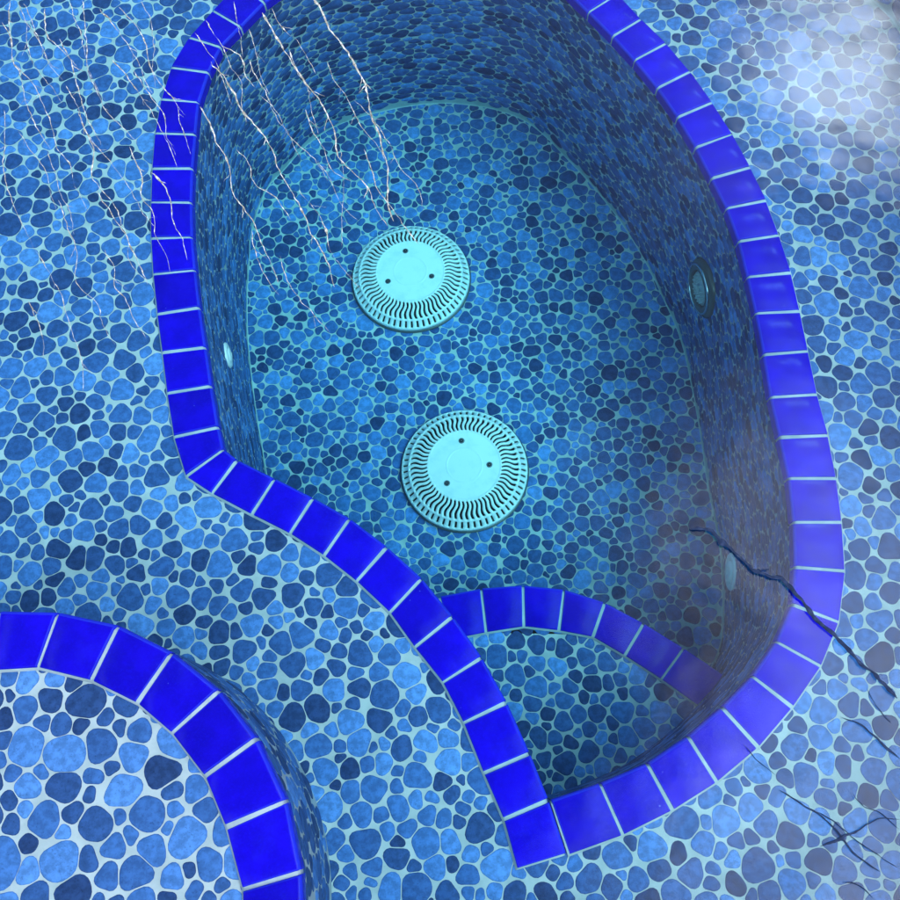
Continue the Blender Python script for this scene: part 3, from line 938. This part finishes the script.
reflected_line([(-0.4548, 1.0307), (-0.4484, 0.9737), (-0.4407, 0.9167), (-0.4265, 0.8783), (-0.4115, 0.8453), (-0.3894, 0.817), (-0.3702, 0.7908)], 0.00054, 0.00024, PALE, 'faint_reflected_line', LEFT_LABEL, PALE_GROUP, broken=1.0, knots=0.5, seed=11)
reflected_line([(-0.5444, 0.8563), (-0.5361, 0.7679), (-0.521, 0.7135), (-0.4951, 0.6583), (-0.4664, 0.6047), (-0.4483, 0.5721), (-0.4229, 0.4953), (-0.4163, 0.4492)], 0.00044, 0.00020, PALE, 'pale_reflected_line', 'long pale reflected line down the far left pebbles', PALE_GROUP, broken=1.0, knots=0.5, seed=12)
reflected_line([(-0.4492, 0.8485), (-0.4409, 0.8212), (-0.4258, 0.7847), (-0.4233, 0.7439), (-0.3999, 0.7082), (-0.3816, 0.6679), (-0.3675, 0.6301), (-0.3486, 0.5874)], 0.00063, 0.00031, PALE, 'faint_reflected_line', LEFT_LABEL, PALE_GROUP, broken=1.0, knots=0.5, seed=13)
reflected_line([(-0.3771, 1.0239), (-0.362, 0.9883), (-0.3559, 0.9375), (-0.3508, 0.8768)], 0.00038, 0.00020, PALE, 'pale_reflected_line', 'short upright pale reflected line just left of the top left tiles', PALE_GROUP, broken=1.0, knots=0.5, seed=14)
reflected_line([(-0.2508, 1.0095), (-0.2464, 0.9784), (-0.242, 0.9444), (-0.2377, 0.9143)], 0.00057, 0.00025, PALE, 'pale_reflected_line', 'short pale reflected line across the topmost left tile', PALE_GROUP, broken=1.0, knots=0.5, seed=15)
reflected_line([(-0.2982, 0.9609), (-0.2841, 0.9281), (-0.2719, 0.9106), (-0.2635, 0.8807), (-0.2499, 0.8398)], 0.00052, 0.00025, PALE, 'pale_reflected_line', 'pale forked reflected line across the second and third upper left tiles', PALE_GROUP, broken=1.0, knots=0.5, seed=16)
reflected_line([(0.2526, 0.2398), (0.2697, 0.2386), (0.277, 0.2304), (0.3029, 0.2056), (0.3246, 0.1836), (0.337, 0.1764), (0.3478, 0.1608), (0.3674, 0.1323), (0.381, 0.1169), (0.3977, 0.0975), (0.4141, 0.0783), (0.4329, 0.0484)], 0.00158, 0.00228, BLACK, 'dark_reflected_line', 'long black reflected line from the right well wall across the tiles to the right edge', DARK_GROUP, wob=0.0012, seed=40)
reflected_line([(0.3742, 0.0377), (0.3928, 0.0258), (0.4087, 0.0067), (0.4226, -0.0065)], 0.00080, 0.00091, BLACK, 'dark_reflected_line', 'short dark reflected line over the right hand pebbles below the long black one', DARK_GROUP, wob=0.0009, knots=0.12, seed=41)
reflected_line([(0.3005, -0.0248), (0.3174, -0.0397), (0.3342, -0.0535), (0.3477, -0.0688), (0.3624, -0.0911), (0.3814, -0.1054)], 0.00080, 0.00082, BLACK, 'dark_reflected_line', 'dark reflected line sloping over the lower right pebbles', DARK_GROUP, wob=0.0009, knots=0.12, seed=42)
reflected_line([(0.3297, -0.0766), (0.3497, -0.0734), (0.3702, -0.0675), (0.3884, -0.0596), (0.4104, -0.061)], 0.00099, 0.00116, BLACK, 'dark_reflected_line', 'dark reflected line rising to the right edge over the lower right pebbles', DARK_GROUP, wob=0.0009, knots=0.12, seed=43)


reflected_line([(-0.5621, 1.0021), (-0.5477, 0.9703), (-0.5406, 0.9345), (-0.5277, 0.9097), (-0.5149, 0.8617), (-0.5044, 0.8321), (-0.4799, 0.7924)], 0.00059, 0.00029, PALE, 'faint_reflected_line', LEFT_LABEL, PALE_GROUP, broken=1.0, knots=0.7, seed=100)
reflected_line([(-0.5453, 0.937), (-0.5234, 0.9096), (-0.5008, 0.8746), (-0.4837, 0.8399), (-0.4713, 0.7965), (-0.4531, 0.7612), (-0.4465, 0.7327), (-0.4291, 0.6939)], 0.00046, 0.00023, PALE, 'faint_reflected_line', LEFT_LABEL, PALE_GROUP, broken=1.0, knots=0.7, seed=101)
reflected_line([(-0.538, 1.0345), (-0.5228, 0.9966), (-0.509, 0.9669), (-0.4888, 0.9252), (-0.4717, 0.9012)], 0.00039, 0.00020, PALE, 'faint_reflected_line', LEFT_LABEL, PALE_GROUP, broken=1.0, knots=0.7, seed=102)
reflected_line([(-0.507, 1.0214), (-0.4982, 0.9748), (-0.476, 0.95), (-0.4554, 0.9177)], 0.00059, 0.00030, PALE, 'faint_reflected_line', LEFT_LABEL, PALE_GROUP, broken=1.0, knots=0.7, seed=103)
reflected_line([(-0.4838, 0.965), (-0.462, 0.9211), (-0.4501, 0.8764), (-0.4361, 0.8309), (-0.4149, 0.7904)], 0.00059, 0.00029, PALE, 'faint_reflected_line', LEFT_LABEL, PALE_GROUP, broken=1.0, knots=0.7, seed=104)
reflected_line([(-0.4723, 1.0288), (-0.459, 0.9843), (-0.4469, 0.9421), (-0.4391, 0.9109), (-0.4279, 0.8842), (-0.4101, 0.8481)], 0.00036, 0.00018, PALE, 'faint_reflected_line', LEFT_LABEL, PALE_GROUP, broken=1.0, knots=0.7, seed=105)
reflected_line([(-0.4678, 0.8914), (-0.453, 0.8596), (-0.4418, 0.827), (-0.4225, 0.7937), (-0.3967, 0.7562), (-0.3737, 0.7226), (-0.3575, 0.6876), (-0.3406, 0.6614)], 0.00038, 0.00019, PALE, 'faint_reflected_line', LEFT_LABEL, PALE_GROUP, broken=1.0, knots=0.7, seed=106)
reflected_line([(-0.4306, 1.0113), (-0.4029, 0.9706), (-0.3832, 0.9408), (-0.3699, 0.9068), (-0.3522, 0.8628)], 0.00052, 0.00026, PALE, 'faint_reflected_line', LEFT_LABEL, PALE_GROUP, broken=1.0, knots=0.7, seed=107)
reflected_line([(-0.4095, 0.9255), (-0.39, 0.9037), (-0.3768, 0.8772), (-0.3642, 0.853), (-0.3425, 0.8156), (-0.3294, 0.7816), (-0.3164, 0.749)], 0.00057, 0.00028, PALE, 'faint_reflected_line', LEFT_LABEL, PALE_GROUP, broken=1.0, knots=0.7, seed=108)
reflected_line([(-0.4065, 1.0161), (-0.3785, 0.979), (-0.3669, 0.9429), (-0.3612, 0.9166), (-0.3457, 0.8866), (-0.3223, 0.8481), (-0.316, 0.8132), (-0.3034, 0.7715)], 0.00061, 0.00030, PALE, 'faint_reflected_line', LEFT_LABEL, PALE_GROUP, broken=1.0, knots=0.7, seed=109)
reflected_line([(-0.522, 0.8232), (-0.5053, 0.7883), (-0.4861, 0.7584), (-0.4738, 0.7209), (-0.4645, 0.6978)], 0.00033, 0.00016, PALE, 'faint_reflected_line', LEFT_LABEL, PALE_GROUP, broken=1.0, knots=0.7, seed=110)
reflected_line([(-0.4834, 0.7894), (-0.4747, 0.7613), (-0.4643, 0.7339), (-0.4499, 0.6935), (-0.4399, 0.6639)], 0.00038, 0.00019, PALE, 'faint_reflected_line', LEFT_LABEL, PALE_GROUP, broken=1.0, knots=0.7, seed=111)
reflected_line([(-0.4624, 0.7132), (-0.45, 0.6716), (-0.4353, 0.6368), (-0.4336, 0.5986), (-0.4114, 0.5662), (-0.3975, 0.5331), (-0.3847, 0.5086)], 0.00045, 0.00022, PALE, 'faint_reflected_line', LEFT_LABEL, PALE_GROUP, broken=1.0, knots=0.7, seed=112)
reflected_line([(-0.4183, 0.7243), (-0.4054, 0.7032), (-0.3906, 0.6731), (-0.3779, 0.6534), (-0.3711, 0.6214), (-0.3511, 0.5907)], 0.00049, 0.00024, PALE, 'faint_reflected_line', LEFT_LABEL, PALE_GROUP, broken=1.0, knots=0.7, seed=113)
reflected_line([(-0.3811, 0.781), (-0.3632, 0.7481), (-0.362, 0.7129), (-0.3473, 0.6899), (-0.3419, 0.6519), (-0.3284, 0.6266), (-0.321, 0.5999)], 0.00055, 0.00028, PALE, 'faint_reflected_line', LEFT_LABEL, PALE_GROUP, broken=1.0, knots=0.7, seed=114)
reflected_line([(-0.4019, 0.637), (-0.3894, 0.6122), (-0.388, 0.5871), (-0.3721, 0.5654), (-0.3625, 0.5417), (-0.3459, 0.5155)], 0.00049, 0.00024, PALE, 'faint_reflected_line', LEFT_LABEL, PALE_GROUP, broken=1.0, knots=0.7, seed=115)
reflected_line([(-0.4881, 0.5751), (-0.4764, 0.5455), (-0.4676, 0.5214), (-0.4652, 0.496)], 0.00048, 0.00024, PALE, 'faint_reflected_line', LEFT_LABEL, PALE_GROUP, broken=1.0, knots=0.7, seed=116)
reflected_line([(-0.3822, 0.9069), (-0.3667, 0.884), (-0.3504, 0.8544), (-0.3381, 0.8325), (-0.3322, 0.8031), (-0.3214, 0.7668)], 0.00039, 0.00020, PALE, 'faint_reflected_line', LEFT_LABEL, PALE_GROUP, broken=1.0, knots=0.7, seed=117)
reflected_line([(-0.5575, 1.0396), (-0.554, 0.9971), (-0.5469, 0.9676), (-0.54, 0.9315)], 0.00052, 0.00026, PALE, 'faint_reflected_line', LEFT_LABEL, PALE_GROUP, broken=1.0, knots=0.7, seed=118)
reflected_line([(-0.288, 0.9819), (-0.2681, 0.9463), (-0.2576, 0.9194), (-0.2407, 0.8781), (-0.2365, 0.844), (-0.2315, 0.8109)], 0.00049, 0.00025, PALE, 'faint_reflected_line', WELL_LABEL, PALE_GROUP, broken=1.0, knots=0.7, seed=119)
reflected_line([(-0.2644, 0.938), (-0.2407, 0.9172), (-0.2342, 0.8852), (-0.2196, 0.8636)], 0.00060, 0.00030, PALE, 'faint_reflected_line', WELL_LABEL, PALE_GROUP, broken=1.0, knots=0.7, seed=120)
reflected_line([(-0.2271, 0.9101), (-0.2207, 0.8842), (-0.2019, 0.8426), (-0.1896, 0.812), (-0.1758, 0.7896), (-0.1633, 0.7503)], 0.00038, 0.00019, PALE, 'faint_reflected_line', WELL_LABEL, PALE_GROUP, broken=1.0, knots=0.7, seed=121)
reflected_line([(-0.2112, 0.8524), (-0.1907, 0.8192), (-0.1771, 0.7872), (-0.1498, 0.7571), (-0.1383, 0.735), (-0.1259, 0.7112)], 0.00036, 0.00018, PALE, 'faint_reflected_line', WELL_LABEL, PALE_GROUP, broken=1.0, knots=0.7, seed=122)
reflected_line([(-0.2275, 0.9599), (-0.2183, 0.9174), (-0.2132, 0.8839), (-0.1987, 0.8535)], 0.00043, 0.00021, PALE, 'faint_reflected_line', WELL_LABEL, PALE_GROUP, broken=1.0, knots=0.7, seed=123)
reflected_line([(-0.1744, 0.922), (-0.1659, 0.8868), (-0.1506, 0.8576), (-0.1462, 0.8215), (-0.1384, 0.7844)], 0.00042, 0.00021, PALE, 'faint_reflected_line', WELL_LABEL, PALE_GROUP, broken=1.0, knots=0.7, seed=124)
reflected_line([(-0.1221, 0.9012), (-0.1154, 0.8702), (-0.0977, 0.8299), (-0.0826, 0.7917), (-0.0651, 0.7639), (-0.056, 0.7392)], 0.00046, 0.00023, PALE, 'faint_reflected_line', WELL_LABEL, PALE_GROUP, broken=1.0, knots=0.7, seed=125)
reflected_line([(-0.0952, 0.8348), (-0.0704, 0.8036), (-0.0534, 0.7673), (-0.0379, 0.7261), (-0.0182, 0.6965), (-0.0107, 0.6612)], 0.00037, 0.00019, PALE, 'faint_reflected_line', WELL_LABEL, PALE_GROUP, broken=1.0, knots=0.7, seed=126)
reflected_line([(-0.2439, 0.7699), (-0.2304, 0.7496), (-0.2227, 0.7235), (-0.1971, 0.6941), (-0.1744, 0.6629)], 0.00053, 0.00027, PALE, 'faint_reflected_line', WELL_LABEL, PALE_GROUP, broken=1.0, knots=0.7, seed=127)
reflected_line([(-0.1636, 0.7039), (-0.1422, 0.6689), (-0.1363, 0.6466), (-0.1297, 0.6204), (-0.1148, 0.591), (-0.0916, 0.5597)], 0.00057, 0.00028, PALE, 'faint_reflected_line', WELL_LABEL, PALE_GROUP, broken=1.0, knots=0.7, seed=128)
reflected_line([(-0.1405, 0.7464), (-0.1232, 0.7164), (-0.1125, 0.6797), (-0.0924, 0.6531)], 0.00032, 0.00016, PALE, 'faint_reflected_line', WELL_LABEL, PALE_GROUP, broken=1.0, knots=0.7, seed=129)
reflected_line([(-0.0811, 0.7566), (-0.073, 0.7236), (-0.0667, 0.6956), (-0.0494, 0.6685), (-0.0343, 0.6386), (-0.0224, 0.6148)], 0.00059, 0.00030, PALE, 'faint_reflected_line', WELL_LABEL, PALE_GROUP, broken=1.0, knots=0.7, seed=130)
reflected_line([(-0.2254, 0.6513), (-0.2199, 0.6243), (-0.204, 0.5859), (-0.1942, 0.5595)], 0.00035, 0.00017, PALE, 'faint_reflected_line', WELL_LABEL, PALE_GROUP, broken=1.0, knots=0.7, seed=131)
reflected_line([(-0.1888, 0.6134), (-0.1801, 0.579), (-0.1667, 0.5506), (-0.1525, 0.5336), (-0.1297, 0.5027)], 0.00041, 0.00021, PALE, 'faint_reflected_line', WELL_LABEL, PALE_GROUP, broken=1.0, knots=0.7, seed=132)
reflected_line([(-0.1981, 0.9946), (-0.1873, 0.9683), (-0.1671, 0.9359), (-0.1531, 0.907), (-0.1421, 0.8802)], 0.00047, 0.00023, PALE, 'faint_reflected_line', WELL_LABEL, PALE_GROUP, broken=1.0, knots=0.7, seed=133)
reflected_line([(-0.1559, 0.8242), (-0.1472, 0.791), (-0.1339, 0.7626), (-0.1228, 0.733), (-0.0966, 0.7084)], 0.00045, 0.00022, PALE, 'faint_reflected_line', WELL_LABEL, PALE_GROUP, broken=1.0, knots=0.7, seed=134)

reflected_line([(0.3274, -0.0485), (0.3449, -0.0587), (0.3592, -0.074), (0.3756, -0.0875), (0.3991, -0.103)], 0.00055, 0.00055, BLACK, 'dark_reflected_line', 'thin dark reflected side line beneath the rising one at the lower right', DARK_GROUP, wob=0.0009, knots=0.12, seed=60)
reflected_line([(0.3658, -0.0326), (0.3766, -0.0462), (0.3928, -0.0527), (0.4088, -0.0681)], 0.00055, 0.00055, BLACK, 'dark_reflected_line', 'thin dark reflected side line above the rising one at the lower right', DARK_GROUP, wob=0.0009, knots=0.12, seed=61)
reflected_line([(0.4059, 0.064), (0.4142, 0.0458), (0.4237, 0.0296)], 0.00046, 0.00046, BLACK, 'dark_reflected_line', 'tiny dark reflected offshoot below the end of the long black line', DARK_GROUP, wob=0.0009, knots=0.12, seed=62)
reflected_line([(0.3422, -0.11), (0.3581, -0.1161), (0.3691, -0.1272)], 0.00055, 0.00055, BLACK, 'dark_reflected_line', 'tiny dark reflected line at the bottom edge near the lower right corner', DARK_GROUP, wob=0.0009, knots=0.12, seed=63)
reflected_line([(0.2732, 0.0174), (0.2836, 0.0025), (0.2986, -0.0135)], 0.00046, 0.00046, BLACK, 'dark_reflected_line', 'faint dark reflected line just outside the lower right tiles', DARK_GROUP, wob=0.0009, knots=0.12, seed=64)

# ------------------------------------------------------------------ camera
F_PX, TILT, ROLL = 940.93, 0.34, 0.06795
fw = Vector((0, math.sin(TILT), -math.cos(TILT))); rt = Vector((1, 0, 0)); dn = fw.cross(rt)
r2 = math.cos(ROLL) * rt + math.sin(ROLL) * dn
d2 = -math.sin(ROLL) * rt + math.cos(ROLL) * dn
cam = bpy.data.cameras.new('camera')
cam.sensor_width = 36.0; cam.sensor_fit = 'HORIZONTAL'
cam.lens = F_PX / 900.0 * 36.0
cam.clip_start = 0.02; cam.clip_end = 1000
co = bpy.data.objects.new('camera', cam)
M = Matrix((r2, -d2, -fw)).transposed().to_4x4()
M.translation = Vector((0, 0, CAM_H))
co.matrix_world = M
C.objects.link(co)
scene.camera = co

# ------------------------------------------------------------------ light: soft sun behind thin bright cloud, ahead and to the right
SUN = Vector((1.05, 1.55, 1.0)).normalized()
elev = math.asin(SUN.z); azim = math.atan2(SUN.x, SUN.y)
sl = bpy.data.lights.new('sun', 'SUN'); sl.energy = SUN_E; sl.angle = math.radians(SUN_A); sl.color = (1.0, 0.96, 0.90)
so = bpy.data.objects.new('sun', sl); C.objects.link(so)
so.rotation_euler = SUN.to_track_quat('Z', 'Y').to_euler(); so.location = SUN * 20

w = bpy.data.worlds.new('World'); scene.world = w; w.use_nodes = True
nt = w.node_tree; nt.nodes.clear()
out = nt.nodes.new('ShaderNodeOutputWorld'); bg = nt.nodes.new('ShaderNodeBackground')
bg.inputs['Strength'].default_value = 0.15
sky = nt.nodes.new('ShaderNodeTexSky'); sky.sky_type = 'NISHITA'; sky.sun_disc = False
sky.sun_elevation = elev; sky.sun_rotation = azim
tc = nt.nodes.new('ShaderNodeTexCoord'); sp = nt.nodes.new('ShaderNodeSeparateXYZ')
nt.links.new(tc.outputs['Generated'], sp.inputs[0])
zc = math_node(nt, 'MAXIMUM', sp.outputs['Z'], 0.06)
u = math_node(nt, 'DIVIDE', sp.outputs['X'], zc); v = math_node(nt, 'DIVIDE', sp.outputs['Y'], zc)
cmb = nt.nodes.new('ShaderNodeCombineXYZ'); nt.links.new(u, cmb.inputs[0]); nt.links.new(v, cmb.inputs[1])
cn = noise(nt, cmb.outputs[0], 3.2, 6, 0.6)
uu = math_node(nt, 'ADD', u, math_node(nt, 'MULTIPLY', math_node(nt, 'SUBTRACT', cn, 0.5), 0.55))
m1 = maprange(nt, uu, 0.07, 0.42)
m2 = maprange(nt, uu, 0.85, 1.6, 1.0, 0.25)
vv = math_node(nt, 'ADD', v, math_node(nt, 'MULTIPLY', math_node(nt, 'SUBTRACT', cn, 0.5), 0.35))
m4 = maprange(nt, vv, 0.16, 0.46, 1.0, 0.10)
cn2 = noise(nt, cmb.outputs[0], 11.0, 4, 0.6)
m4 = math_node(nt, 'MULTIPLY', m4, maprange(nt, cn2, 0.34, 0.64, 0.55, 1.25))
m3 = maprange(nt, sp.outputs['Z'], 0.0, 0.25)
bank = math_node(nt, 'MULTIPLY', math_node(nt, 'MULTIPLY', m1, m2), math_node(nt, 'MULTIPLY', m3, m4))
# a brighter puff of cloud, close below the sun
du = math_node(nt, 'SUBTRACT', u, 0.545); dv = math_node(nt, 'SUBTRACT', v, 0.84)
rr2 = math_node(nt, 'ADD', math_node(nt, 'MULTIPLY', math_node(nt, 'MULTIPLY', du, du), 1.5), math_node(nt, 'MULTIPLY', dv, dv))
pr = math_node(nt, 'ADD', math_node(nt, 'SQRT', rr2), math_node(nt, 'MULTIPLY', math_node(nt, 'SUBTRACT', cn, 0.5), 0.16))
puff = maprange(nt, pr, 0.0, 0.24, 3.3, 0.0)
# added unseen cloud, left, behind and ahead, to lighten the well walls
low = math_node(nt, 'MAXIMUM', maprange(nt, uu, -0.70, -1.25), maprange(nt, vv, -0.35, -0.95))
low = math_node(nt, 'MAXIMUM', low, maprange(nt, vv, 1.25, 2.0))
low = math_node(nt, 'MULTIPLY', math_node(nt, 'MULTIPLY', low, m3), 0.75)
bank = math_node(nt, 'MAXIMUM', math_node(nt, 'MINIMUM', bank, 1.0), low)
mask = math_node(nt, 'MAXIMUM', bank, puff)
puffcol = (0.74 * CLOUD, 0.86 * CLOUD, 1.0 * CLOUD)
cc = mix_rgb(nt, maprange(nt, cn, 0.30, 0.70), tuple(c * CLOUD for c in (0.56, 0.61, 0.70)), tuple(c * CLOUD for c in (0.94, 0.95, 1.0)))
cc = mix_rgb(nt, math_node(nt, 'MINIMUM', puff, 1.0), cc, puffcol)
ccv = nt.nodes.new('ShaderNodeVectorMath'); ccv.operation = 'SCALE'
nt.links.new(cc, ccv.inputs[0]); nt.links.new(math_node(nt, 'MAXIMUM', mask, 1.0), ccv.inputs['Scale'])
col = mix_rgb(nt, math_node(nt, 'MINIMUM', mask, 1.0), sky.outputs[0], ccv.outputs[0])
nt.links.new(col, bg.inputs['Color']); nt.links.new(bg.outputs[0], out.inputs['Surface'])

# ------------------------------------------------------------------ render settings
scene.render.engine = 'CYCLES'
scene.cycles.use_denoising = True
scene.cycles.max_bounces = 6
scene.cycles.diffuse_bounces = 3
scene.cycles.glossy_bounces = 3
scene.cycles.transparent_max_bounces = 12
scene.view_settings.view_transform = 'Standard'
scene.view_settings.look = 'None'
scene.view_settings.gamma = 1.0
scene.view_settings.exposure = 0.66
scene.view_settings.use_curve_mapping = False
